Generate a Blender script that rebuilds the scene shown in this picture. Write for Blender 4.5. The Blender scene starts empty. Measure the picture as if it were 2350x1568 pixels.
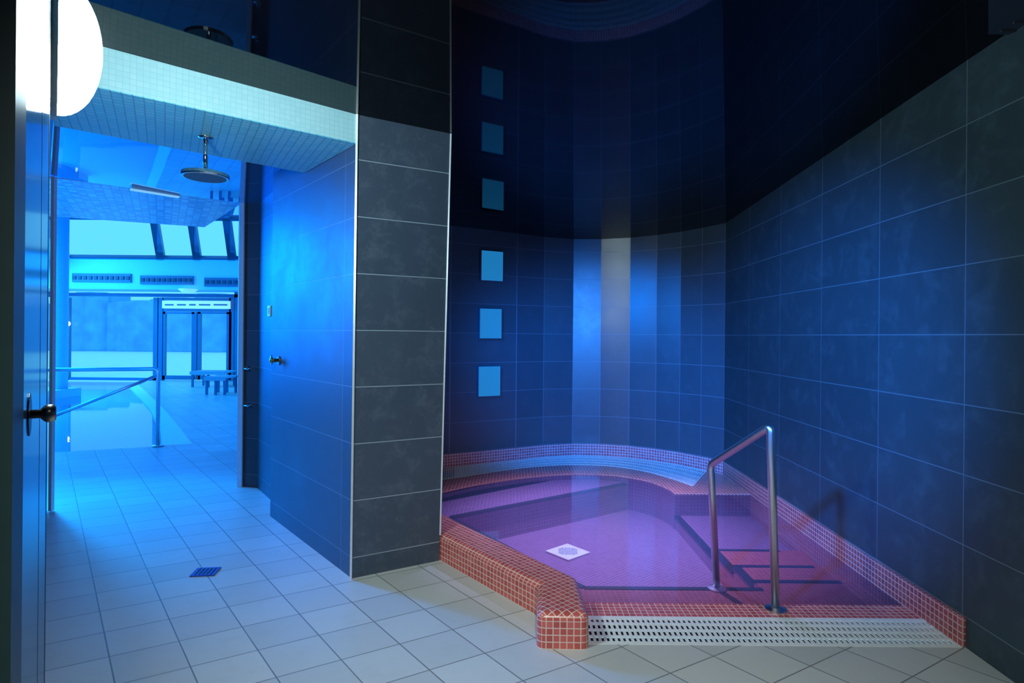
import bpy, bmesh, math, random
from mathutils import Vector, Matrix
random.seed(3)
S=bpy.context.scene; COL=S.collection
try:
    S.view_settings.view_transform='Standard'; S.view_settings.look='None'
except Exception: pass
F=1350.0; CX=1175.0; HY=770.0; H=1.31; RO=math.radians(0.5)
cR,sR=math.cos(RO),math.sin(RO)
def un(px,py):
    u=px-CX; v=py-HY
    return u*cR+v*sR, -u*sR+v*cR
def G(px,py,z=0.0):
    u,v=un(px,py); Y=F*(H-z)/v
    return (u*Y/F,Y)
def D(px,py,Y):
    u,v=un(px,py); return (u*Y/F,Y,H-v*Y/F)
def zc(Y): return 2.375+.033*(6.5-Y)
# ---------------------------------------------------------------- mesh helpers
class MB:
    def __init__(s): s.v=[]; s.f=[]; s.uv=[]
    def face(s,pts,uv=None):
        b=len(s.v); s.v+= [tuple(p) for p in pts]; s.f.append(list(range(b,b+len(pts)))); s.uv.append(uv)
    def prism(s,poly,z0,z1,bottom=True):
        a=sum(poly[i][0]*poly[(i+1)%len(poly)][1]-poly[(i+1)%len(poly)][0]*poly[i][1] for i in range(len(poly)))
        if a<0: poly=poly[::-1]
        t=z1 if callable(z1) else (lambda x,y:z1)
        bt=z0 if callable(z0) else (lambda x,y:z0)
        s.face([(x,y,t(x,y)) for x,y in poly])
        if bottom: s.face([(x,y,bt(x,y)) for x,y in poly[::-1]])
        n=len(poly)
        for i in range(n):
            p=poly[i]; q=poly[(i+1)%n]
            s.face([(p[0],p[1],bt(*p)),(q[0],q[1],bt(*q)),(q[0],q[1],t(*q)),(p[0],p[1],t(*p))])
    def box(s,c,size,rz=0):
        hx,hy,hz=size[0]/2,size[1]/2,size[2]/2; c0,s0=math.cos(rz),math.sin(rz)
        P=[(c[0]+x*c0-y*s0,c[1]+x*s0+y*c0) for x,y in((-hx,-hy),(hx,-hy),(hx,hy),(-hx,hy))]
        s.prism(P,c[2]-hz,c[2]+hz)
    def bar(s,a,b,w,z0,z1):
        ax,ay=a; bx,by=b; L=math.hypot(bx-ax,by-ay); nx,ny=-(by-ay)/L*w/2,(bx-ax)/L*w/2
        s.prism([(ax-nx,ay-ny),(bx-nx,by-ny),(bx+nx,by+ny),(ax+nx,ay+ny)],z0,z1)
    def tube(s,path,r,seg=14,cap=True):
        path=[Vector(p) for p in path]; rings=[]; prev=None
        for i,p in enumerate(path):
            t=(path[min(i+1,len(path)-1)]-path[max(i-1,0)]).normalized()
            if prev is None:
                n=t.orthogonal().normalized()
            else:
                n=(prev-t*prev.dot(t)).normalized()
            prev=n; b=t.cross(n)
            rr=r[i] if isinstance(r,(list,tuple)) else r
            base=len(s.v)
            for k in range(seg):
                a=2*math.pi*k/seg; s.v.append(tuple(p+(n*math.cos(a)+b*math.sin(a))*rr))
            rings.append(base)
        for i in range(len(rings)-1):
            for k in range(seg):
                k2=(k+1)%seg
                s.f.append([rings[i]+k,rings[i]+k2,rings[i+1]+k2,rings[i+1]+k]); s.uv.append(None)
        if cap:
            s.f.append([rings[0]+k for k in range(seg)][::-1]); s.uv.append(None)
            s.f.append([rings[-1]+k for k in range(seg)]); s.uv.append(None)
    def build(s,name,mat,parent=None,smooth=False,rot=0.0,bevel=0):
        me=bpy.data.meshes.new(name); me.from_pydata(s.v,[],s.f); me.update()
        me.materials.append(mat)
        ul=me.uv_layers.new(name='UVMap'); c0,s0=math.cos(rot),math.sin(rot)
        for p,uv in zip(me.polygons,s.uv):
            n=p.normal
            for j,li in enumerate(p.loop_indices):
                co=me.vertices[me.loops[li].vertex_index].co
                if uv: ul.data[li].uv=uv[j]
                elif abs(n.z)>.6: ul.data[li].uv=(co.x*c0+co.y*s0,-co.x*s0+co.y*c0)
                else:
                    l=math.hypot(n.x,n.y) or 1
                    ul.data[li].uv=(-n.y/l*co.x+n.x/l*co.y,co.z)
            if smooth: p.use_smooth=True
        o=bpy.data.objects.new(name,me); COL.objects.link(o)
        if parent: o.parent=parent
        if bevel:
            bm=bmesh.new(); bm.from_mesh(me); bmesh.ops.remove_doubles(bm,verts=bm.verts,dist=1e-5); bm.to_mesh(me); bm.free()
            m=o.modifiers.new('bevel','BEVEL'); m.width=bevel; m.segments=3; m.limit_method='ANGLE'; m.angle_limit=math.radians(25)
            for p in me.polygons: p.use_smooth=True
            try:
                m.harden_normals=True
            except Exception: pass
        return o
def tag(o,label,cat,group=None,kind=None):
    o['label']=label; o['category']=cat
    if group: o['group']=group
    if kind: o['kind']=kind
    return o
def struct(o,label=None):
    o['kind']='structure'
    if label: o['label']=label
    return o
def empty(name,loc=(0,0,0)):
    e=bpy.data.objects.new(name,None); COL.objects.link(e); e.location=loc; e.empty_display_size=.05
    return e
def child(mb,name,mat,root,**k):
    l=root.location
    mb.v=[(x-l[0],y-l[1],z-l[2]) for x,y,z in mb.v]
    return mb.build(name,mat,root,**k)
def fillet(path,r,n=6):
    P=[Vector(p) for p in path]; out=[P[0]]
    for i in range(1,len(P)-1):
        a=(P[i-1]-P[i]); b=(P[i+1]-P[i]); d=min(r,a.length*.45,b.length*.45)
        p0=P[i]+a.normalized()*d; p1=P[i]+b.normalized()*d
        for k in range(n+1):
            t=k/n; out.append(p0*(1-t)**2+P[i]*2*t*(1-t)+p1*t*t)
    out.append(P[-1]); return out
# ---------------------------------------------------------------- materials
def newmat(name):
    m=bpy.data.materials.new(name); m.use_nodes=True
    nt=m.node_tree; b=nt.nodes['Principled BSDF']; return m,nt,b
def plain(name,col,rough=.5,metal=0,spec=.5,emit=None,es=0,bump=0,nscale=30,var=.12):
    m,nt,b=newmat(name)
    tc=nt.nodes.new('ShaderNodeTexCoord'); nz=nt.nodes.new('ShaderNodeTexNoise'); nz.inputs['Scale'].default_value=nscale
    nt.links.new(tc.outputs['Object'],nz.inputs['Vector'])
    r=nt.nodes.new('ShaderNodeMapRange'); r.inputs['To Min'].default_value=1-var; r.inputs['To Max'].default_value=1+var
    nt.links.new(nz.outputs['Fac'],r.inputs['Value'])
    mx=nt.nodes.new('ShaderNodeVectorMath'); mx.operation='SCALE'; mx.inputs[0].default_value=col[:3]
    nt.links.new(r.outputs[0],mx.inputs['Scale']); nt.links.new(mx.outputs[0],b.inputs['Base Color'])
    b.inputs['Roughness'].default_value=rough; b.inputs['Metallic'].default_value=metal
    b.inputs['Specular IOR Level'].default_value=spec
    if emit: b.inputs['Emission Color'].default_value=(*emit,1); b.inputs['Emission Strength'].default_value=es
    if bump:
        bp=nt.nodes.new('ShaderNodeBump'); bp.inputs['Strength'].default_value=bump; bp.inputs['Distance'].default_value=.01
        nt.links.new(nz.outputs['Fac'],bp.inputs['Height']); nt.links.new(bp.outputs[0],b.inputs['Normal'])
    return m
def tiles(name,c1,c2,mort,w,h,ms,rough=.4,off=(0,0),cloud=.0,cscale=3,spec=.5,bump=.3,floorgrid=None,cloudcol=None,bias=0,dist=.3):
    m,nt,b=newmat(name); L=nt.links
    tc=nt.nodes.new('ShaderNodeTexCoord')
    if floorgrid:
        a,bb=floorgrid
        cx=[]
        for d in (a,bb):
            dn=nt.nodes.new('ShaderNodeVectorMath'); dn.operation='DOT_PRODUCT'; dn.inputs[1].default_value=(d[0],d[1],0)
            L.new(tc.outputs['Object'],dn.inputs[0]); cx.append(dn)
        cb=nt.nodes.new('ShaderNodeCombineXYZ'); L.new(cx[0].outputs['Value'],cb.inputs[0]); L.new(cx[1].outputs['Value'],cb.inputs[1])
        src=cb.outputs[0]
    else: src=tc.outputs['UV']
    ad=nt.nodes.new('ShaderNodeVectorMath'); ad.operation='ADD'; ad.inputs[1].default_value=(off[0]+1000*w,off[1]+1000*h,0); L.new(src,ad.inputs[0])
    br=nt.nodes.new('ShaderNodeTexBrick'); br.offset=0; br.offset_frequency=1; br.squash=1
    L.new(ad.outputs[0],br.inputs['Vector'])
    for k,v in (('Color1',(*c1,1)),('Color2',(*c2,1)),('Mortar',(*mort,1)),('Scale',1),('Mortar Size',ms),('Mortar Smooth',.1),('Bias',bias),('Brick Width',w),('Row Height',h)):
        br.inputs[k].default_value=v
    out=br.outputs['Color']
    nz=nt.nodes.new('ShaderNodeTexNoise'); nz.inputs['Scale'].default_value=cscale; nz.inputs['Detail'].default_value=10; nz.inputs['Roughness'].default_value=.78
    nz.inputs['Distortion'].default_value=dist
    L.new(tc.outputs['Object'],nz.inputs['Vector'])
    if cloud:
        r=nt.nodes.new('ShaderNodeMapRange'); r.inputs['From Min'].default_value=.5; r.inputs['From Max'].default_value=.72; r.inputs['To Min'].default_value=0; r.inputs['To Max'].default_value=cloud
        L.new(nz.outputs['Fac'],r.inputs['Value'])
        mx=nt.nodes.new('ShaderNodeMix'); mx.data_type='RGBA'
        L.new(r.outputs[0],mx.inputs['Factor']); L.new(out,mx.inputs['A']); mx.inputs['B'].default_value=(*(cloudcol or mort),1)
        out=mx.outputs['Result']
    L.new(out,b.inputs['Base Color'])
    rr=nt.nodes.new('ShaderNodeMapRange'); rr.inputs['To Min'].default_value=rough*.75; rr.inputs['To Max'].default_value=rough*1.3
    L.new(nz.outputs['Fac'],rr.inputs['Value']); L.new(rr.outputs[0],b.inputs['Roughness'])
    b.inputs['Specular IOR Level'].default_value=spec
    bp=nt.nodes.new('ShaderNodeBump'); bp.invert=True; bp.inputs['Strength'].default_value=bump; bp.inputs['Distance'].default_value=.003
    L.new(br.outputs['Fac'],bp.inputs['Height']); L.new(bp.outputs[0],b.inputs['Normal'])
    return m
M={}
M['slate_long']=tiles('slate_long',(.022,.044,.052),(.029,.053,.062),(.10,.15,.17),.63,.30,.0024,.5,off=(0,-.13),cloud=.6,cloudcol=(.058,.10,.115),cscale=6)
M['slate_strip']=tiles('slate_strip',(.050,.082,.105),(.060,.095,.120),(.15,.21,.25),.30,.30,.0028,.33,off=(0,-.13),cloud=.5,cloudcol=(.09,.13,.16),spec=1.0)
M['slate_pillar']=tiles('slate_pillar',(.050,.074,.112),(.066,.091,.130),(.34,.41,.47),3.0,.305,.0024,.40,off=(0,-.11),cloud=.6,cscale=9,cloudcol=(.13,.165,.21))
M['slate_side']=tiles('slate_side',(.045,.065,.085),(.06,.08,.10),(.13,.18,.22),1.25,.305,.0022,.5,off=(0,-.11),cloud=.3,cloudcol=(.09,.12,.15),spec=.3)
A=Vector((-.625,.781)); B=Vector((.86,.51))
det=A.x*B.y-A.y*B.x
ra=(B.y/det,-B.x/det); rb=(-A.y/det,A.x/det)
M['floor']=tiles('floor_tile',(.54,.55,.52),(.62,.63,.59),(.21,.22,.21),.245,.245,.0028,.38,off=(.05,.02),cloud=.35,cscale=5,cloudcol=(.46,.47,.43),floorgrid=(ra,rb))
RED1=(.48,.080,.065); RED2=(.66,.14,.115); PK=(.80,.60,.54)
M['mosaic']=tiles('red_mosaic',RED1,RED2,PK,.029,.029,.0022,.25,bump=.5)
M['mosaic_water']=tiles('red_mosaic_violet_lit',(.28,.11,.21),(.33,.135,.25),(.46,.30,.46),.029,.029,.0016,.45)  # red tile with the violet pool light mixed into its colour
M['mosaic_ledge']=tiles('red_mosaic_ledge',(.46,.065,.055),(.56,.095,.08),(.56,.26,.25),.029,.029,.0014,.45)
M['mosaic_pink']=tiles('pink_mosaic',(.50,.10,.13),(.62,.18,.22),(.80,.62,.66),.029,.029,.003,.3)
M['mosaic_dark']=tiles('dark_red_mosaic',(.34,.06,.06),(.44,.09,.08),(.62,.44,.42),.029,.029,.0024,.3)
M['white_mosaic']=tiles('white_mosaic',(.46,.80,.86),(.52,.84,.89),(.40,.71,.78),.025,.025,.0012,.3)
M['blue_lit_mosaic']=tiles('blue_lit_mosaic',(.18,.66,.78),(.28,.74,.84),(.12,.40,.50),.04,.04,.0026,.3)  # white soffit mosaic with the hall's blue light put into its colour
M['glass_mosaic']=tiles('glass_mosaic',(.06,.26,.46),(.50,.75,.85),(.15,.3,.42),.06,.06,.006,.25)
M['film']=plain('black_stretch_film',(.001,.001,.002),.03,spec=.20,var=.05)
M['film_blue']=plain('blue_stretch_film',(.22,.58,.90),.02,spec=1.0,metal=.9,nscale=.9,bump=.2)
M['plastic']=plain('white_plastic',(.84,.88,.84),.4)
M['dark']=plain('dark_gutter',(.03,.035,.04),.6)
M['gutter']=plain('pale_gutter',(.32,.36,.37),.6)
M['black']=plain('black_nosing',(.006,.006,.010),.5)
M['steel']=plain('brushed_steel',(.68,.70,.72),.32,metal=1,var=.05)
M['chrome']=plain('chrome',(.75,.77,.8),.1,metal=1,var=.02)
M['trimmetal']=plain('aluminium_edge_trim',(.75,.78,.8),.35,metal=.3)
M['lamp']=plain('lamp_glass',(.9,.9,.9),.4,emit=(.70,.94,1.0),es=130,var=.02)
M['lampbase']=plain('lamp_base',(.3,.3,.3),.4)
M['glow']=plain('glowing_blue_panel',(.05,.1,.15),.3,emit=(.012,.22,.54),es=.8,var=.02)
M['hallwhite']=plain('hall_white_paint',(.42,.70,.88),.5)
M['hallframe']=plain('hall_blue_grey_frame',(.05,.18,.32),.4)
M['grille']=plain('hall_grille',(.08,.16,.26),.5)
M['door']=plain('door_gloss_paint',(.03,.10,.20),.16,spec=.10,var=.03)
M['doorframe']=plain('door_frame_paint',(.04,.09,.10),.45,spec=.2)
M['tube']=plain('tube_light_diffuser',(.8,.85,.9),.4,emit=(.3,.7,1),es=.5)
M['ground']=plain('pale_lawn',(.95,.98,.95),.9,nscale=2)
M['hedge']=plain('hedge_leaf_dusk',(.18,.50,.85),.9,nscale=1.2,var=.4)  # blue dusk light put into the leaf colour
M['bluetile']=plain('blue_drain',(.02,.06,.45),.3)
M['brass']=plain('brass',(.7,.5,.2),.25,metal=1)
M['slats']=plain('bench_slats',(.35,.45,.5),.5)
def water(name,tint,f=1.33,murk=0,mcol=(.3,.35,.9)):
    m=bpy.data.materials.new(name); m.use_nodes=True; nt=m.node_tree; nt.nodes.clear(); L=nt.links
    o=nt.nodes.new('ShaderNodeOutputMaterial'); mx=nt.nodes.new('ShaderNodeMixShader'); fr=nt.nodes.new('ShaderNodeFresnel'); fr.inputs[0].default_value=f
    t=nt.nodes.new('ShaderNodeBsdfTransparent'); t.inputs[0].default_value=(*tint,1)
    g=nt.nodes.new('ShaderNodeBsdfGlossy'); g.inputs['Roughness'].default_value=.02
    nz=nt.nodes.new('ShaderNodeTexNoise'); nz.inputs['Scale'].default_value=4; tc=nt.nodes.new('ShaderNodeTexCoord'); L.new(tc.outputs['Object'],nz.inputs['Vector'])
    bp=nt.nodes.new('ShaderNodeBump'); bp.inputs['Strength'].default_value=.03; bp.inputs['Distance'].default_value=.02; L.new(nz.outputs['Fac'],bp.inputs['Height'])
    L.new(bp.outputs[0],g.inputs['Normal'])
    src=t.outputs[0]
    if murk:
        df=nt.nodes.new('ShaderNodeBsdfDiffuse'); df.inputs[0].default_value=(*mcol,1); m2=nt.nodes.new('ShaderNodeMixShader'); m2.inputs[0].default_value=murk
        L.new(t.outputs[0],m2.inputs[1]); L.new(df.outputs[0],m2.inputs[2]); src=m2.outputs[0]
    L.new(fr.outputs[0],mx.inputs[0]); L.new(src,mx.inputs[1]); L.new(g.outputs[0],mx.inputs[2]); L.new(mx.outputs[0],o.inputs[0]); return m
M['water']=water('spa_water',(.98,.98,1.0),1.44,.09,(.45,.48,.95))
M['hallwater']=water('hall_water',(.9,.97,1.0),1.33)
M['pane']=water('window_glass',(.97,.99,1),1.12)
# ---------------------------------------------------------------- key plan points
P1=G(807,1328); P2=G(1007,1287); P3=G(620,1185)
fd=(P3[0]-P1[0],P3[1]-P1[1])
P4=(P2[0]+fd[0]*.8,P2[1]+fd[1]*.8)
P1T=(P1[0]+.012,P1[1]); P2T=(P2[0]+.047,P2[1])
Q1=(-3.39,4.3); Q2=G(557,1117); QB=G(590,1120); QC=(-1.89,4.63)
R0=(1.94,2.52)
def wallX(Y): return 1.94+.0308*(Y-2.52)
nodes_px=[(1660,512),(1612,523),(1563,532),(1508,539.5),(1447,545.8),(1380,549),(1317,549),(1250,544),(1188,536),(1035,518)]
BW=[]
for px,py in nodes_px:
    u,v=un(px,py); Y=F*1.2795/(-v+44.55); BW.append((u*Y/F,Y))
BW[0]=(wallX(BW[0][1]),BW[0][1])
dx=BW[-1][0]-BW[-2][0]; dy=BW[-1][1]-BW[-2][1]
BW.append((BW[-1][0]+dx*1.35,BW[-1][1]+dy*1.35))
def wall_at(px):
    k=(px-CX)/F
    for i in range(len(BW)-1):
        a,b=BW[i],BW[i+1]
        fa=a[0]-k*a[1]; fb=b[0]-k*b[1]
        if fa>=0>=fb:
            t=fa/(fa-fb); return (a[0]+(b[0]-a[0])*t,a[1]+(b[1]-a[1])*t)
    return BW[0]
# ---------------------------------------------------------------- SETTING
def wallmesh(name,pts,z0,top,mat,us=None,label=None):
    mb=MB(); u=0
    for i in range(len(pts)-1):
        a,b=pts[i],pts[i+1]; L=math.hypot(b[0]-a[0],b[1]-a[1])
        ua,ub=(us[i],us[i+1]) if us else (u,u+L)
        u+=L; ta=top(a[1]) if callable(top) else top; tb=top(b[1]) if callable(top) else top
        mb.face([(a[0],a[1],z0),(b[0],b[1],z0),(b[0],b[1],tb),(a[0],a[1],ta)],[(ua,z0),(ub,z0),(ub,tb),(ua,ta)])
    return struct(mb.build(name,mat),label)
top=lambda Y: zc(Y)+.02
corner=BW[0]
wallmesh('wall_right',[(wallX(-1.6),-1.6),R0,corner],-.32,top,M['slate_long'],[-4.122,0,3.15])
us=[]; 
for i in range(9): us.append(i*.3)
L9=math.hypot(BW[9][0]-BW[8][0],BW[9][1]-BW[8][1]); us.append(us[-1]+L9*.3/.75); us.append(us[-1]+L9*1.35*.3/.75)
wallmesh('wall_back',BW,-.32,top,M['slate_strip'],us)
ptop=2.52
def wq(a,b,u0=0,at=None,bt=None):
    L=math.hypot(b[0]-a[0],b[1]-a[1]); ta,tb=ptop,ptop; at=at or a; bt=bt or b
    return [(a[0],a[1],-.1),(b[0],b[1],-.1),(bt[0],bt[1],tb),(at[0],at[1],ta)],[(u0,-.1),(u0+L,-.1),(u0+L,tb),(u0,ta)]
mb=MB()
mb.face(*wq(P1,P2,.3,P1T,P2T)); mb.face(*wq(P2,P4,.3,P2T,P4))
pil=struct(mb.build('wall_pillar',M['slate_pillar']))
mb=MB(); mb.face(*wq((-1.2,4.45),P3,.2)); mb.face(*wq(P3,P1,-.02-1.25+.0,None,P1T)); 
LL=math.hypot(*fd); mb.uv[-1]=[(u-.02,v) for u,v in [(1.25-LL+.17,-.1),(1.25+.17,-.1),(1.25+.17,ptop),(1.25-LL+.17,ptop)]]
struct(mb.build('wall_passage_side',M['slate_side']))
mb=MB(); mb.prism([Q2,QB,QC,(-1.22,4.42),(-1.62,5.6),(-1.8,6.6),(Q2[0]-.75,6.6)],0,4.2)
M['slate_pier']=tiles('slate_pier',(.035,.04,.045),(.045,.05,.055),(.12,.15,.17),.8,.305,.0022,.5,off=(0,-.11),cloud=.3,cloudcol=(.09,.1,.11))
struct(mb.build('wall_pier',M['slate_pier']))
wallmesh('wall_pool_left',[BW[-1],(-1.55,5.5),P4],-.32,top,M['slate_long'])
wallmesh('wall_near',[(-.6,-1.6),(2,-1.6)],0,top,M['slate_long'])
LW0=(-.45,-1.6); LW1=(-.655,.78); LD0=(-.668,.80); LD1=(-1.066,1.35)
wallmesh('wall_left',[LW0,LW1],0,top,M['slate_long'])
mb=MB(); mb.prism([LD1,Q1,(Q1[0]-.15,Q1[1]-.05),(LD1[0]-.15,LD1[1]-.08)],0,lambda x,y:zc(y)+.01)
struct(mb.build('wall_passage_left',plain('left_wall_gloss_tile',(.04,.08,.11),.2)))
# ceiling
cp=[(-.45,-1.7),(2.3,-1.7),(2.3,7.2),(-1.9,7.2),(-2.1,5.05),Q2,Q1,(-3.5,4.2),(-1.2,1.3),(-.75,.7)]
mb=MB(); mb.face([(x,y,zc(y)) for x,y in cp][::-1]); mb.face([(x,y,zc(y)+.6) for x,y in cp]); 
struct(mb.build('ceiling',M['film']))
t5=.551; S1=(P1[0]+fd[0]*t5,P1[1]+fd[1]*t5)
mb=MB(); mb.face([(x,y,zc(y)-.008) for x,y in [S1,P3,(P3[0]+.1,P3[1]+.2),QC,QB,Q2,Q1,(-2.30,2.92)]])
struct(mb.build('ceiling_passage',M['film_blue']))
# soffit over the shower
mb=MB(); mb.prism([(P1[0]+.008,P1[1]),S1,(-2.285,2.92),(-1.86,2.37)],2.335,lambda x,y:zc(y)+.02)
struct(mb.build('trim_1',M['white_mosaic'],rot=math.atan2(.51,.86)))
mb=MB(); mb.prism([(P1[0]+.006,P1[1]+.003),S1,(-2.28,2.92),(-1.855,2.375)],2.331,2.335)
struct(mb.build('trim_10',M['blue_lit_mosaic'],rot=math.atan2(.51,.86)))
mb=MB(); e=1.6
mb.prism([Q1,Q2,(Q2[0]+A.x*e,Q2[1]+A.y*e),(Q1[0]+A.x*e-.6,Q1[1]+A.y*e)],2.435,4.1)
struct(mb.build('trim_2',M['glass_mosaic'],rot=math.atan2(.51,.86)))
# floor
mb=MB()
fp=[(-1.5,-1.7),(2.6,-1.7),(2.6,2.5),(.25,2.5),(.22,2.65),(-.36,3.38),(-1.0,4.1),(-1.3,4.8),(-2.3,6.0),(-7.3,16.2),
    (-9.9,16.2),G(318,884),G(372,935),G(410,980),G(442,1020),G(150,1037),G(90,1040),(-5.6,4.2),(-3.6,4.2)]
mb.face([(x,y,0) for x,y in fp])
for p,q in zip(fp[10:16],fp[11:17]):
    mb.face([(p[0],p[1],0),(q[0],q[1],0),(q[0],q[1],-.5),(p[0],p[1],-.5)])
fl=struct(mb.build('floor',M['floor']))
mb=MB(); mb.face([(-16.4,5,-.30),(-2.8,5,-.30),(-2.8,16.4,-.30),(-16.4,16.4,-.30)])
struct(mb.build('floor_hall_basin',plain('hall_basin_glow',(.45,.80,.95),.5,emit=(.02,.36,.8),es=.25)))  # emission in the basin colour stands in for underwater lamps
mb=MB(); mb.face([(-16.3,5.4,-.04),(-5.0,6.0,-.04),(-4.0,6.9,-.04),(-8,16.0,-.04),(-16.3,16.0,-.04)])
tag(mb.build('pool_water',M['hallwater']),'pale blue water of the swimming pool in the hall beyond','water')
mb=MB()
co=[G(318,884),G(372,935),G(410,980),G(442,1020)]; ci=[G(298,884),G(345,935),G(368,980),G(372,1024)]
for i in range(3): mb.prism([co[i],co[i+1],ci[i+1],ci[i]],-.1,.006)
tag(mb.build('pool_coping',plain('coping_stone',(.85,.95,1),.4)),'pale curved coping at the corner of the hall pool','pool edge')
# hall shell
hr=(Q2[0]-5.18*(16-Q2[1])/10.98,16)
wallmesh('wall_hall_right',[Q2,hr],0,4.1,M['hallwhite'])
wallmesh('wall_hall_near',[Q1,(-16.5,4.3),(-16.5,16.2)],-.5,4.1,M['hallwhite'])
HC=4.02
mb=MB(); mb.face([(-16.6,4.2,HC),(-16.6,13.75,HC),(-6,13.75,HC),(-1.8,6.7,HC),(-2,5,HC),(-3.3,4.2,HC)]); mb.face([(-16.6,4.2,HC+.2),(-16.6,13.75,HC+.2),(-6,13.75,HC+.2),(-1.8,6.7,HC+.2),(-2,5,HC+.2),(-3.3,4.2,HC+.2)][::-1])
struct(mb.build('ceiling_hall',M['film_blue']))
mb=MB(); mb.prism([(-16.5,15.2),(-6.9,15.2),(-6.9,16.1),(-16.5,16.1)],2.42,3.17)
struct(mb.build('wall_hall_bulkhead',M['hallwhite']))
cw=empty('window_2',(-9.5,14.6,3.17)); struct(cw)
def slant(x0,x1,t0,t1,th,k=0):
    def pt(x,t): return (x*(1-k*.075*t),15.2-1.45*t,3.17+.85*t)
    m=MB(); a=[pt(x0,t0),pt(x1,t0),pt(x1,t1),pt(x0,t1)]; m.face(a)
    if th:
        b=[(p[0],p[1]+th*.5,p[2]+th*.86) for p in a]; m.face(b[::-1])
        for i in range(4): j=(i+1)%4; m.face([a[i],b[i],b[j],a[j]])
    return m
mx=[D(px,595,15.2)[0] for px in (165,368,452,532)]
for x in mx[1:]: child(slant(x-.10,x+.10,0,1,.12,1),'mullion',M['hallframe'],cw)
for t in (.04,.94): child(slant(mx[0],-6,t-.025,t+.025,.08),'transom',M['hallframe'],cw)
child(slant(-16.5,-6,0,.02,.1),'sill',M['hallwhite'],cw)
child(slant(-16.5,mx[0]-.05,0,1,.05,1),'blank_panel',M['hallwhite'],cw)
child(slant(mx[0],-6,.04,.99,0),'window_pane',M['pane'],cw)
def X16(px): return un(px,770)[0]*16/F
mb=MB()
def rect(px0,px1,py0,py1,Y=16,th=.08):
    a=D(px0,py0,Y); b=D(px1,py1,Y)
    if th: mb.prism([(a[0],Y),(b[0],Y),(b[0],Y+th),(a[0],Y+th)],b[2],a[2])
    else: mb.face([(a[0],Y,b[2]),(b[0],Y,b[2]),(b[0],Y,a[2]),(a[0],Y,a[2])])
wf=empty('window_1',(X16(255),16,0)); struct(wf)
rect(148,546,672,683); rect(150,158,683,872); rect(352,362,683,873); rect(150,360,866,874)
child(mb,'window_frame',M['hallframe'],wf)
mb=MB(); rect(158,352,683,867,16.03,0); child(mb,'window_pane',M['pane'],wf)
dr=empty('door_1',(X16(450),16,0)); struct(dr)
mb=MB(); rect(362,373,683,875); rect(373,530,683,690); rect(373,530,709,716); rect(526,537,683,876); child(mb,'door_frame',M['hallframe'],dr)
for a,b in((373,446),(454,526)):
    mb=MB(); rect(a,a+5,716,872); rect(b-6,b+4,716,872); rect(a,b,716,721); rect(a,b,862,872)
    lf=child(mb,'door_leaf',M['hallframe'],dr)
    mb=MB(); rect(a+5,b-6,721,862,16.03,0); mb.v=[(x-dr.location[0],y-16,z) for x,y,z in mb.v]; mb.build('door_pane',M['pane'],lf)
mb=MB(); rect(538,560,660,880); rect(-300,152,665,682); struct(mb.build('trim_3',M['hallframe']))
mb=MB(); rect(372,528,690,709,15.9,.03)
sg=mb.build('sign',plain('white_sign',(.8,.85,.85),.4,emit=(.5,.9,1),es=.45)); tag(sg,'long white notice sign above the glass double doors','sign')
for ws in ((0,4),(5,9),(10,13),(14,19),(20,26)):
    mb=MB(); 
    rect(378+ws[0]*5.6,378+ws[1]*5.6-2,698,701.5,15.89,.005)
    w_=mb.build('word',M['grille']); w_.parent=sg
# outside
mb=MB(); mb.face([(-60,16.1,-.02),(10,16.1,-.02),(10,60,-.02),(-60,60,-.02)]); struct(mb.build('ground',M['ground']))
mb=MB()
for k in range(60):
    x=-50+k*.95; y=41+random.uniform(-.5,.5); h=3.4+random.uniform(-.9,.9)
    mb.prism([(x+1.3*math.cos(a)*random.uniform(.8,1.1),y+.6*math.sin(a)) for a in [i*math.pi/4 for i in range(8)]],-.1,h)
tag(mb.build('hedge',M['hedge'],smooth=False,bevel=.2),'tall dusk-lit blue hedge across the lawn outside the windows','hedge')
mb=MB(); c=D(141,770,12.2); mb.tube([(c[0],c[1],-.3),(c[0],c[1],HC)],.12,24)
struct(mb.build('trim_4',M['hallwhite'],smooth=True))
mb=MB(); mb.prism([(c[0]-.6,c[1]-.5),(c[0]+.2,c[1]-.5),(c[0]+.2,c[1]+.3),(c[0]-.6,c[1]+.3)],-.3,.12); mb.prism([(c[0]-.8,c[1]-.9),(c[0]+.1,c[1]-.9),(c[0]+.1,c[1]-.5),(c[0]-.8,c[1]-.5)],-.3,-.0)
struct(mb.build('trim_5',M['hallwhite']))
# vents on bulkhead
for i,(a,b,lab) in enumerate(((167,301,'leftmost'),(323,444,'middle'),(470,548,'rightmost'))):
    p=D(a,627,15.19); q=D(b,653,15.19)
    zt=D((a+b)/2,628+i*5,15.19)[2]; zb=D((a+b)/2,648+i*5,15.19)[2]
    r=empty('air_vent',((p[0]+q[0])/2,15.19,(zt+zb)/2)); tag(r,'dark slotted air grille over the hall windows, %s of three'%lab,'vent','air grilles over the hall windows')
    mb=MB(); mb.prism([(p[0],15.16),(q[0],15.16),(q[0],15.2),(p[0],15.2)],zb,zt); child(mb,'frame',M['grille'],r)
    nn=max(5,int((b-a)/12))
    for k in range(nn):
        mb=MB(); x=p[0]+(q[0]-p[0])*(k+.5)/nn; mb.box((x,15.15,(zt+zb)/2),(.08,.02,(zt-zb)*.4)); child(mb,'nozzle',plain('nozzle_dark',(.02,.05,.1)) if k==0 and i==0 else bpy.data.materials['nozzle_dark'],r)
c=D(460,685,15.6)
mb=MB(); mb.tube([(c[0],15.0,2.42),(c[0],15.0,2.40),(c[0],15.0,2.34)],[.22,.22,.14],20)
tag(mb.build('ceiling_lamp',M['tube'],smooth=True),'small round lamp under the bulkhead near the glass doors','lamp')
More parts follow.
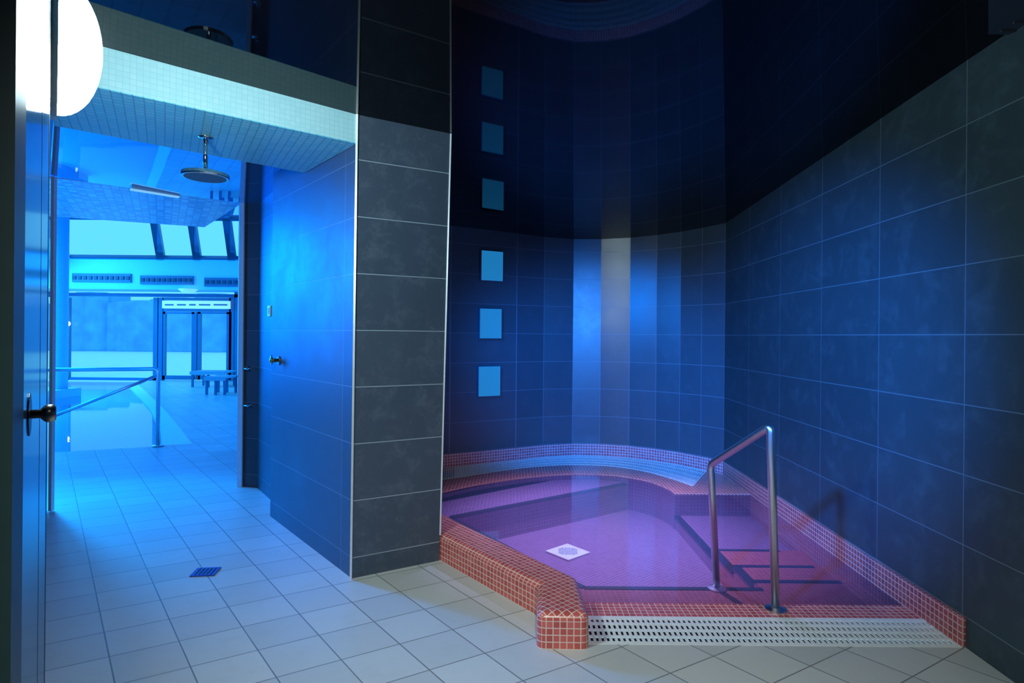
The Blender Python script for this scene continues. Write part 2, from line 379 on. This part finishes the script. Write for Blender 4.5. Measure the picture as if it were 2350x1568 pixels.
c=D(157,743,15.9); mb=MB(); mb.tube([(c[0],c[1]-.05,c[2]),(c[0],c[1],c[2])],.06,12)
tag(mb.build('wall_spot',plain('spot_glass',(.9,.9,.9),emit=(.9,1,1),es=5)),'tiny bright round light at the left of the hall window','lamp')
# benches
def bench(px0,px1,py,Y,lab):
    x0=D(px0,py,Y)[0]; x1=D(px1,py,Y)[0]; r=empty('bench',((x0+x1)/2,Y,0)); tag(r,lab,'bench','benches along the hall')
    mb=MB()
    for k in range(4): mb.box(((x0+x1)/2,Y-.24+k*.16,.36),(x1-x0,.12,.04))
    mb.box(((x0+x1)/2,Y-.30,.33),(x1-x0,.03,.06))
    child(mb,'seat',M['slats'],r)
    for sx in(x0+.04,(x0+x1)/2,x1-.04):
        for sy in(-.25,.25):
            mb=MB(); mb.box((sx,Y+sy,.17),(.04,.04,.34)); child(mb,'leg',M['hallframe'],r)
bench(451,530,870,14.4,'farther low slatted bench at the right of the hall')
bench(484,533,872,12.7,'nearer low slatted bench at the right of the hall')
# hall pool rail
lb=G(362,1025); Yr=lb[1]
r=empty('pool_handrail',(lb[0],lb[1],.006)); tag(r,'slim blue lit handrail at the corner of the hall pool','handrail')
mb=MB(); tz=D(362,847,Yr)[2]; k=D(100,847,Yr-.35)
mb.tube(fillet([(lb[0],lb[1],.006),(lb[0],lb[1],tz),(k[0],k[1],tz)],.05),.022,12); child(mb,'rail',M['steel'],r,smooth=True)
mb=MB(); k=D(100,965,Yr-.3); mb.tube([(lb[0],lb[1],tz-.07),k],.018,12); child(mb,'sloping_rail',M['steel'],r,smooth=True)
mb=MB(); mb.tube([(lb[0],lb[1],.006),(lb[0],lb[1],.016)],.06,20); child(mb,'flange',M['steel'],r,smooth=True)
def onz(px,py,z):
    u,v=un(px,py); Y=F*(H-z)/v; return (u*Y/F,Y)
a=onz(300,432,2.42); b=onz(410,450,2.42)
r=empty('tube_light',(a[0],a[1],2.4)); tag(r,'long slim tube light under the mosaic soffit beyond the opening','light fixture')
mb=MB(); mb.bar(a,b,.06,2.415,2.434); child(mb,'housing',M['hallwhite'],r)
mb=MB(); mb.bar(a,b,.04,2.405,2.415); child(mb,'diffuser',M['tube'],r)
mb=MB(); p=D(121,770,4.28); mb.box((p[0],p[1],1.22),(.022,.03,2.43)); struct(mb.build('trim_6',M['trimmetal']))
mb=MB(); mb.box((Q2[0]-.02,Q2[1]+.03,1.22),(.04,.1,2.44)); struct(mb.build('trim_7',M['hallwhite']))
mb=MB(); mb.tube([(P1[0]-.002,P1[1]-.006,0),(P1T[0]-.002,P1T[1]-.006,2.485)],.0078,4); struct(mb.build('trim_8',M['trimmetal']))
def P2z(z): t=(z+.1)/(ptop+.1); return (P2[0]+(P2T[0]-P2[0])*t+.003,P2[1]-.005,z)
mb=MB(); mb.tube([P2z(.15),P2z(2.475)],.006,4); struct(mb.build('trim_9',M['trimmetal']))
# ---------------------------------------------------------------- LEFT DOOR
r=empty('door_2',(LD0[0],LD0[1],0)); struct(r,'dark glossy door leaf standing open at the left edge')
d=Vector((LD1[0]-LD0[0],LD1[1]-LD0[1])); dl=d.length; d.normalize(); nl=Vector((-d.y,d.x))
def dp(t,o=0): return (LD0[0]+d.x*t-nl.x*o*1.0,LD0[1]+d.y*t-nl.y*o)
dtop=2.5
mb=MB(); mb.prism([dp(.055),dp(dl-.01),dp(dl-.01,-.045),dp(.055,-.045)],.01,dtop); child(mb,'door_leaf',M['door'],r)
mb=MB(); t=.42; mb.prism([dp(t-.0012,0),dp(t+.0012,0),dp(t+.0012,.0004),dp(t-.0012,.0004)],.02,dtop-.01)
child(mb,'door_groove',M['doorframe'],r)
mb=MB(); mb.prism([dp(-.10,.0),dp(.055,.0),dp(.055,-.06),dp(-.10,-.06)],0,dtop); child(mb,'door_frame',M['doorframe'],r)
mb=MB(); mb.prism([dp(dl-.012,.0005),dp(dl+.012,.0005),dp(dl+.012,-.05),dp(dl-.012,-.05)],0,dtop); child(mb,'door_edge',M['doorframe'],r)
bt=min([i*.002 for i in range(340)],key=lambda t:abs(CX+F*dp(t)[0]/dp(t)[1]-68))
kp=dp(bt); kz=H-(952-HY+9)*kp[1]/F
def nrm(o,z=0): 
    q=dp(bt,o); return (q[0],q[1],kz+z)
mb=MB(); mb.tube([nrm(.0003),nrm(.0014),nrm(.002)],[.034,.034,.031],30)
child(mb,'rosette',plain('dark_rosette',(.05,.07,.09),.35,metal=1),r)
mb=MB(); mb.tube([nrm(.002),nrm(.014),nrm(.018),nrm(.022),nrm(.030),nrm(.034)],[.007,.007,.0115,.0145,.0145,.011],20)
child(mb,'door_handle',plain('dark_bronze_knob',(.36,.35,.34),.3,metal=1),r,smooth=True)
# ---------------------------------------------------------------- WALL LAMP
wd=Vector((Q1[0]-LD1[0],Q1[1]-LD1[1])).normalized(); wn=Vector((wd.y,-wd.x))
tt=(1.5-LD1[1])/wd.y; lc=Vector((LD1[0]+wd.x*tt,1.5,2.04))
lc.z=H+(HY-105-9)*1.5/F
r=empty('wall_lamp',lc); tag(r,'glowing white domed bulkhead lamp high on the wall beside the open door','lamp')
def dome(rad,depth,o0,nr_=10,seg=36):
    mb=MB(); rings=[]
    for i in range(nr_+1):
        a=math.pi/2*i/nr_; rr=rad*math.cos(a); oo=o0+depth*math.sin(a); base=len(mb.v); rings.append(base)
        for k in range(seg):
            b=2*math.pi*k/seg; p=lc+Vector((wd.x,wd.y,0))*(rr*math.cos(b))+Vector((0,0,1))*(rr*math.sin(b))+Vector((wn.x,wn.y,0))*oo
            mb.v.append(tuple(p))
    for i in range(nr_):
        for k in range(seg):
            k2=(k+1)%seg; mb.f.append([rings[i]+k,rings[i]+k2,rings[i+1]+k2,rings[i+1]+k]); mb.uv.append(None)
    return mb
child(dome(.168,.095,.015),'lamp_shade',M['lamp'],r,smooth=True)
mb=MB(); wn3=Vector((wn.x,wn.y,0)); mb.tube([lc,lc+wn3*.015],[.18,.18],36); child(mb,'lamp_base',M['lampbase'],r)
# ---------------------------------------------------------------- SHOWER
sx,sy=onz(472,312,2.335)
r=empty('rain_shower',(sx,sy,2.331)); tag(r,'round chrome rain shower head hanging from the white mosaic soffit','shower')
hz=D(467,403,sy)[2]
mb=MB(); mb.tube([(sx,sy,2.331),(sx,sy,hz+.02)],.011,14); child(mb,'stem',M['chrome'],r,smooth=True)
mb=MB(); mb.tube([(sx,sy,2.331),(sx,sy,2.325),(sx,sy,2.318)],[.035,.035,.015],20); child(mb,'flange',M['chrome'],r,smooth=True)
mb=MB(); mb.tube([(sx,sy,hz+.03),(sx,sy,hz+.016),(sx,sy,hz+.01),(sx,sy,hz-.006),(sx,sy,hz-.012)],[.014,.03,.112,.117,.112],36); hd=child(mb,'shower_head',M['chrome'],r,smooth=False)
mb=MB(); mb.tube([(sx-r.location[0],sy-r.location[1],hz-.0119-r.location[2]),(sx-r.location[0],sy-r.location[1],hz-.0135-r.location[2])],.1,36)
nz_=mb.build('nozzle_plate',plain('rubber_nozzle_plate',(.12,.14,.16),.5,nscale=160,var=.9)); nz_.parent=hd
vx,vy=P1[0]+fd[0]*.883,P1[1]+fd[1]*.883; vz=D(640,827,vy)[2]
fn=Vector((-fd[1],fd[0])).normalized()
fn=-fn if fn.x>0 else fn
V=lambda o,z=0:(vx+fn.x*o,vy+fn.y*o,vz+z)
r=empty('shower_valve',(vx,vy,vz)); tag(r,'small brass and chrome shower tap on the blue lit side wall','tap')
mb=MB(); mb.tube([V(0),V(.008)],.032,20); child(mb,'plate',M['chrome'],r)
mb=MB(); mb.tube([V(.008),V(.035),V(.045)],[.013,.013,.02],16); mb.tube([V(.045),V(.06)],[.022,.018],16); child(mb,'knob',M['brass'],r,smooth=True)
mb=MB(); mb.tube([V(.05,-.03),V(.05,.035)],.006,10); child(mb,'lever',M['chrome'],r,smooth=True)
sp=(QB[0]+(QC[0]-QB[0])*.86,QB[1]+(QC[1]-QB[1])*.86); sz=D(618,714,sp[1])[2]; ang=math.atan2(QC[1]-QB[1],QC[0]-QB[0])
pn=Vector((QC[1]-QB[1],-(QC[0]-QB[0]))).normalized(); pn=-pn if pn.y>0 else pn
r=empty('light_switch',(sp[0],sp[1],sz)); tag(r,'small white switch plate on the dark wall inside the recess','switch')
mb=MB(); mb.box((sp[0]+pn.x*.006,sp[1]+pn.y*.006,sz),(.08,.012,.085),ang); child(mb,'plate',M['plastic'],r,bevel=.002)
mb=MB(); mb.box((sp[0]+pn.x*.014,sp[1]+pn.y*.014,sz),(.04,.006,.05),ang); child(mb,'rocker',M['hallwhite'],r)
for py,lab in((846,'upper small chrome tap on the dark tiled pier'),(930,'lower small chrome tap on the dark tiled pier')):
    p=D(573,py,QB[1]-.01); r=empty('pier_tap',p); tag(r,lab,'tap','taps on the pier')
    mb=MB(); mb.tube([p,(p[0],p[1]-.01,p[2])],.02,16); child(mb,'plate',M['chrome'],r)
    mb=MB(); mb.tube([(p[0],p[1]-.01,p[2]),(p[0],p[1]-.05,p[2])],.009,10); mb.tube([(p[0]-.025,p[1]-.045,p[2]),(p[0]+.025,p[1]-.045,p[2])],.006,10); child(mb,'knob',M['chrome'],r,smooth=True)
c=G(472,1314); r=empty('floor_drain',(c[0],c[1],0)); tag(r,'small square blue floor drain in the passage floor under the shower','drain')
an=math.radians(8)
mb=MB(); mb.box((c[0],c[1],.003),(.125,.11,.006),an); child(mb,'frame',M['bluetile'],r)
for k in range(5):
    mb=MB(); mb.box((c[0]+(-.04+k*.02)*math.cos(an),c[1]+(-.04+k*.02)*math.sin(an),.0065),(.006,.08,.003),an)
    child(mb,'slot',M['dark'],r)
ddir=Vector((BW[8][0]-BW[9][0],BW[8][1]-BW[9][1])); da=math.atan2(ddir.y,ddir.x); wnrm=Vector((ddir.y,-ddir.x)).normalized()
for (px,py,lab) in((1126,611,'topmost'),(1124,743,'middle'),(1122,875,'lowest')):
    p=wall_at(px); z=D(px,py,p[1])[2]; c=(p[0]+wnrm.x*.012,p[1]+wnrm.y*.012,z)
    r=empty('wall_light_panel',(p[0],p[1],z)); tag(r,'square glowing blue panel on the back wall, %s of the column of three'%lab,'light panel','square blue panels on the back wall')
    mb=MB(); mb.box(c,(.255,.024,.315),da); child(mb,'frame',M['grille'],r,bevel=.008)
    mb=MB(); mb.box((c[0]+wnrm.x*.014,c[1]+wnrm.y*.014,z),(.242,.008,.302),da); child(mb,'diffuser',M['glow'],r,bevel=.003)
# ---------------------------------------------------------------- PLUNGE POOL
pool=empty('plunge_pool',(1.0,4.0,0)); tag(pool,'red mosaic tiled plunge pool with steps, curb and black step edges','pool')
FY0,FY1,FY2=2.755,2.89,3.25
wxr=lambda Y: wallX(Y)-.002
inner=[G(*p) for p in((1025,1128),(1100,1112),(1200,1097),(1300,1089),(1400,1091),(1480,1103),(1530,1121),(1548,1133))]
outer=[G(*p) for p in((1025,1100),(1100,1088),(1200,1074),(1300,1067),(1400,1070),(1480,1082),(1545,1100),(1590,1116))]
def cr(pts,n=6):
    out=[]
    for i in range(len(pts)-1):
        p0=Vector(pts[max(i-1,0)]);p1=Vector(pts[i]);p2=Vector(pts[i+1]);p3=Vector(pts[min(i+2,len(pts)-1)])
        for k in range(n):
            t=k/n; out.append(tuple(.5*((2*p1)+(p2-p0)*t+(2*p0-5*p1+4*p2-p3)*t*t+(3*p1-p0-3*p2+p3)*t**3)))
    out.append(pts[-1]); return out
def ext(pts,d): 
    a=Vector(pts[0]); b=Vector(pts[1]); return [tuple(a+(a-b).normalized()*d)]+pts
inner=ext(cr(inner),.95); outer=ext(cr(outer),.95)
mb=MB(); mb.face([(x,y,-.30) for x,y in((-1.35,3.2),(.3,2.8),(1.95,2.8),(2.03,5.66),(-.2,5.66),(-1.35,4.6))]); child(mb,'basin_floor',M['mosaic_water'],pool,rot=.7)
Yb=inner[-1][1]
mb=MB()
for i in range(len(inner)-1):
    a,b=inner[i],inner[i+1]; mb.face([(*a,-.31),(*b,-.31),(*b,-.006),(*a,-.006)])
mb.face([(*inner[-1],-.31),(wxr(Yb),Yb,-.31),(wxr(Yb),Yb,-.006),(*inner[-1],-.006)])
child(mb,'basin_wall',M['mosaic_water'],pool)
mb=MB()
for i in range(len(inner)-1):
    a,b,c,d_=inner[i],inner[i+1],outer[i+1],outer[i]
    mb.face([(*a,0),(*b,0),(*c,0),(*d_,0)]); mb.face([(*a,-.006),(*b,-.006),(*b,0),(*a,0)]); mb.face([(*c,-.05),(*d_,-.05),(*d_,0),(*c,0)])
reg=[inner[-1],(wxr(Yb),Yb),corner,BW[1],outer[-1]]
mb.face([(x,y,0) for x,y in reg]); mb.face([(*inner[-1],-.006),(wxr(Yb),Yb,-.006),(wxr(Yb),Yb,0),(*inner[-1],0)])
child(mb,'rim',M['mosaic'],pool)
mb=MB(); mb.prism([(.30,FY0),(wxr(FY0),FY0),(wxr(FY1),FY1),(.30,FY1)],-.31,0); child(mb,'front_rim',M['mosaic'],pool)
cpoly=[(-.425,3.44),(.13,2.75),(.112,2.46),(.335,2.455),(.325,2.84),(-.25,3.58),(-.75,4.25),(-.98,4.07)]
mb=MB(); mb.prism(cpoly,-.05,.15); cb=child(mb,'curb',M['mosaic'],pool,bevel=.034,rot=.68)
nl0=G(1030,1186,-.06); nl1=G(1340,1350,-.06)
led=[(.30,FY1),(wxr(FY1),FY1),(wxr(3.31),3.31),(1.375,3.31),(1.375,nl1[1]),nl1,nl0,(nl0[0]-.35,nl0[1]+.48),(-1.3,4.6),(-.25,3.5)]
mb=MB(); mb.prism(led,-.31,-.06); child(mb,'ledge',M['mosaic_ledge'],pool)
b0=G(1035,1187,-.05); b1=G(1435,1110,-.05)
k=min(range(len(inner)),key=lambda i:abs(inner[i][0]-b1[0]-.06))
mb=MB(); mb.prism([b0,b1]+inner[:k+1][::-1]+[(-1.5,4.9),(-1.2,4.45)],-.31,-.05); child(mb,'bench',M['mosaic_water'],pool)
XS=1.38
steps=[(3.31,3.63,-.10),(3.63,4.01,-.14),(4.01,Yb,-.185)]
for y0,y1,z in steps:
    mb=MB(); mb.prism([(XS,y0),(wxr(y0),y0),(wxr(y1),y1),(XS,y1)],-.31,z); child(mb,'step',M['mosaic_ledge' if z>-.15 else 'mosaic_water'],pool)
def nos(a,b,z,w=.034):
    mb=MB(); mb.bar(a,b,w,z-.01,z+.004); child(mb,'step_edge',M['black'],pool)
nos(nl0,nl1,-.06); nos(nl1,(1.375,nl1[1]),-.06); nos((1.375,3.30),(1.86,3.30),-.06); nos((XS,3.62),(1.87,3.62),-.10,.03); nos((XS,4.0),(1.83,4.0),-.14,.03)
nos(b0,b1,-.05,.045)
for y0,y1,z in steps: nos((XS+.012,y0),(XS+.012,y1),z,.045)
poly=[(wallX(2.5),2.5)]+BW; off=.014
inn=[]
cen=Vector((.7,4.2))
for i,p in enumerate(poly):
    pv=Vector(p)
    if i==0: nn=Vector((-1,0))
    elif i==1: nn=Vector((-1,-.8)).normalized()
    else:
        a=Vector(poly[i-1]); b=Vector(poly[min(i+1,len(poly)-1)]); t=(b-a).normalized(); nn=Vector((-t.y,t.x))
        if nn.dot(cen-pv)<0: nn=-nn
    inn.append(tuple(pv+nn*off))
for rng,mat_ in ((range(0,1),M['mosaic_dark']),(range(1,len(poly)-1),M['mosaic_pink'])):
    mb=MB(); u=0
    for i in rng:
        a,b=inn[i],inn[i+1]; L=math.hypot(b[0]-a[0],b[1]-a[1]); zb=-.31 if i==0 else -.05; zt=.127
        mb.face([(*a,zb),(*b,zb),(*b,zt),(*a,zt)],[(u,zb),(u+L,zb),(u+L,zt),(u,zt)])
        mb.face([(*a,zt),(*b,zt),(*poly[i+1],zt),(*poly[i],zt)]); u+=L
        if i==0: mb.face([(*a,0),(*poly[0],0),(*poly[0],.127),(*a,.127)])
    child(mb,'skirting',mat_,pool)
mb=MB(); mb.prism([(.30,2.49),(wallX(2.5),2.49),(wallX(FY0),FY0),(.30,FY0)],-.12,-.05); child(mb,'front_gutter',M['dark'],pool)
def wall_from(x,y,pxoff=0):
    px=CX+F*x/y
    return wall_at(min(px+pxoff,1640))
ow=[wall_from(x,y,32*max(0,(i-30)/(len(outer)-31))) if CX+F*x/y>1000 else (x-.1,y+.55) for i,(x,y) in enumerate(outer)]
ow[0]=(BW[-1][0],BW[-1][1])
mb=MB()
for i in range(len(outer)-1): mb.face([(*outer[i],-.045),(*outer[i+1],-.045),(*ow[i+1],-.045),(*ow[i],-.045)])
child(mb,'back_gutter',M['gutter'],pool)
gr=empty('drain_grate',(.5,6.0,0)); tag(gr,'curved white plastic overflow grate along the back wall of the red pool','drain grate')
mb=MB()
def lerp(a,b,t): return (a[0]+(b[0]-a[0])*t,a[1]+(b[1]-a[1])*t)
cum=[0]
for i in range(len(outer)-1): cum.append(cum[-1]+math.hypot(outer[i+1][0]-outer[i][0],outer[i+1][1]-outer[i][1]))
def samp(L,s):
    for i in range(len(cum)-1):
        if s<=cum[i+1]+1e-9: return lerp(L[i],L[i+1],(s-cum[i])/(cum[i+1]-cum[i]))
    return L[-1]
s=.55
while s<cum[-1]:
    a=samp(outer,s); b=samp(ow,s); a=lerp(a,b,.02); b=lerp(b,a,.06); mb.bar(a,b,.014,-.03,.003); s+=.021
child(mb,'slats',M['plastic'],gr)
mb=MB()
for f0 in(.01,.25,.49,.73,.93):
    for i in range(3,len(outer)-1):
        a=lerp(outer[i],ow[i],f0); b=lerp(outer[i+1],ow[i+1],f0); mb.bar(a,b,.022,-.03,.004)
child(mb,'rail',M['plastic'],gr)
gr=empty('drain_grate',(1.1,2.62,0)); tag(gr,'straight white slotted overflow grate across the front of the red pool','drain grate')
mb=MB(); x=.345
while x<1.925: mb.box((x,2.625,-.002),(.0125,.235,.005)); x+=.0235
child(mb,'slats',M['plastic'],gr)
mb=MB()
for y,w in((2.512,.024),(2.569,.014),(2.626,.014),(2.683,.014),(2.738,.024)): mb.box((1.135,y,-.002),(1.60,w,.007))
child(mb,'rail',M['plastic'],gr)
c=G(1303,1270,-.30); r=empty('pool_drain',(c[0],c[1],-.30)); tag(r,'square white drain cover on the purple lit pool floor','drain')
mb=MB(); mb.box((c[0],c[1],-.293),(.235,.235,.014),.72); child(mb,'cover',plain('drain_white',(.95,.97,.95),.4),r,bevel=.003)
mb=MB()
for i in range(-4,5):
    for j in range(-4,5):
        if i*i+j*j<18: mb.box((c[0]+(i*math.cos(.72)-j*math.sin(.72))*.018,c[1]+(i*math.sin(.72)+j*math.cos(.72))*.018,-.2855),(.012,.006,.003),.72)
child(mb,'slot_pattern',M['grille'],r)
wp=[(.32,FY1),(wxr(FY1),FY1),(wxr(Yb),Yb)]+inner[::-1]+[(-1.2,4.45),(-.26,3.56)]
mb=MB(); mb.face([(x,y,-.007) for x,y in wp])
tag(mb.build('water',M['water']),'still clear water filling the red mosaic plunge pool','water')
# ---------------------------------------------------------------- HANDRAIL
nb=G(1780,1400); nt=D(1768,978,nb[1]-.01); fo=(1.125,3.20,-.06); ft=D(1631,1066,3.19)
r=empty('handrail',(nb[0],nb[1],0)); tag(r,'polished steel handrail descending into the red pool','handrail')
mb=MB(); mb.tube(fillet([(nb[0],nb[1],0),nt,ft,fo],.03),.0195,18); child(mb,'rail',M['steel'],r,smooth=True)
for p,z in((nb,0),(fo,-.06)):
    mb=MB(); mb.tube([(p[0],p[1],z),(p[0],p[1],z+.008),(p[0],p[1],z+.014)],[.05,.05,.024],28); child(mb,'flange',M['steel'],r)
def onc(px,py):
    u,v=un(px,py); Y=F*(2.375+.033*6.5-H)/(-v+F*.033); return (u*Y/F,Y)
a=onc(2268,72)
q=[a,onc(2268,-60),(a[0]+.35,onc(2268,-60)[1]),(a[0]+.35,a[1])]
c=(q[0][0]+.175,(q[0][1]+q[1][1])/2,zc(q[0][1])-.01)
r=empty('ceiling_vent',c); tag(r,'dark square air vent in the ceiling at the top right corner','vent')
mb=MB(); mb.prism(q,lambda x,y:zc(y)-.012,lambda x,y:zc(y)+.001); child(mb,'frame',plain('vent_frame',(.02,.04,.05),.5),r)
for k in range(6):
    mb=MB(); y=q[0][1]+(q[1][1]-q[0][1])*(k+.5)/6; mb.box((c[0],y,zc(y)-.014),(.3,.012,.006)); child(mb,'slat',M['dark'],r)
# ---------------------------------------------------------------- LIGHTS
def light(kind,loc,en,col,size=.05,target=None,spot=None,blend=.6):
    l=bpy.data.lights.new('light',kind); l.energy=en; l.color=col
    o=bpy.data.objects.new(kind.lower()+'_lamp',l); COL.objects.link(o); o.location=loc
    if kind=='AREA': l.size=size
    else: l.shadow_soft_size=size
    if target is not None: o.rotation_euler=(Vector(target)-Vector(loc)).to_track_quat('-Z','Y').to_euler()
    if spot: l.spot_size=math.radians(spot); l.spot_blend=blend
    return o
light('AREA',(-10.5,8.5,3.6),400,(.0,.30,1),2.5,(-7,8,0))
light('AREA',(-12,13,3.0),400,(.02,.42,1),2.5,(-10,13,0))
light('SPOT',(-7.2,7.0,2.0),2700,(.0,.14,1),1.0,(-1.45,3.8,1.3),54,1)
light('SPOT',(-4.6,5.4,2.38),720,(.0,.32,1),.15,(-2.1,3.0,0),88,1)
light('SPOT',(-.72,.95,2.2),2300,(.0,.215,1),.11,(2.0,4.0,.90),46,1)  # added out-of-frame blue wash for the right wall, no fixture modelled
light('SPOT',(-.75,4.6,2.0),380,(.0,.20,1),.35,(1.2,6.4,.6),65,1)  # added blue wash for the back wall, hidden behind the pillar
light('SPOT',(1.0,-1.2,2.0),1900,(.03,.24,1),.18,(.72,6.4,.9),24,1)  # unseen spot added behind the camera for the blue streak on the facets
light('SPOT',(.5,4.6,2.30),560,(.44,.42,1),.06,(.68,4.3,0),74,1)  # added violet spot that tints the pool from above, no fixture modelled
light('SPOT',(.1,-.6,2.4),190,(.98,.96,.88),.08,(.3,2.3,0),62,1)  # unseen white fill added behind the camera to brighten the foreground floor
w=bpy.data.worlds.new('world'); S.world=w; w.use_nodes=True
bg=w.node_tree.nodes['Background']; bg.inputs[0].default_value=(.08,.46,.95,1); bg.inputs[1].default_value=1.7
# ---------------------------------------------------------------- CAMERA
cam=bpy.data.cameras.new('camera'); co_=bpy.data.objects.new('camera',cam); COL.objects.link(co_); S.camera=co_
cam.sensor_fit='HORIZONTAL'; cam.sensor_width=36; cam.lens=36*F/2350; cam.shift_y=-(784-HY)/2350; cam.clip_start=.02; cam.clip_end=200
co_.matrix_world=Matrix.Translation((0,0,H))@Matrix.Rotation(math.radians(90),4,'X')@Matrix.Rotation(RO,4,'Z')
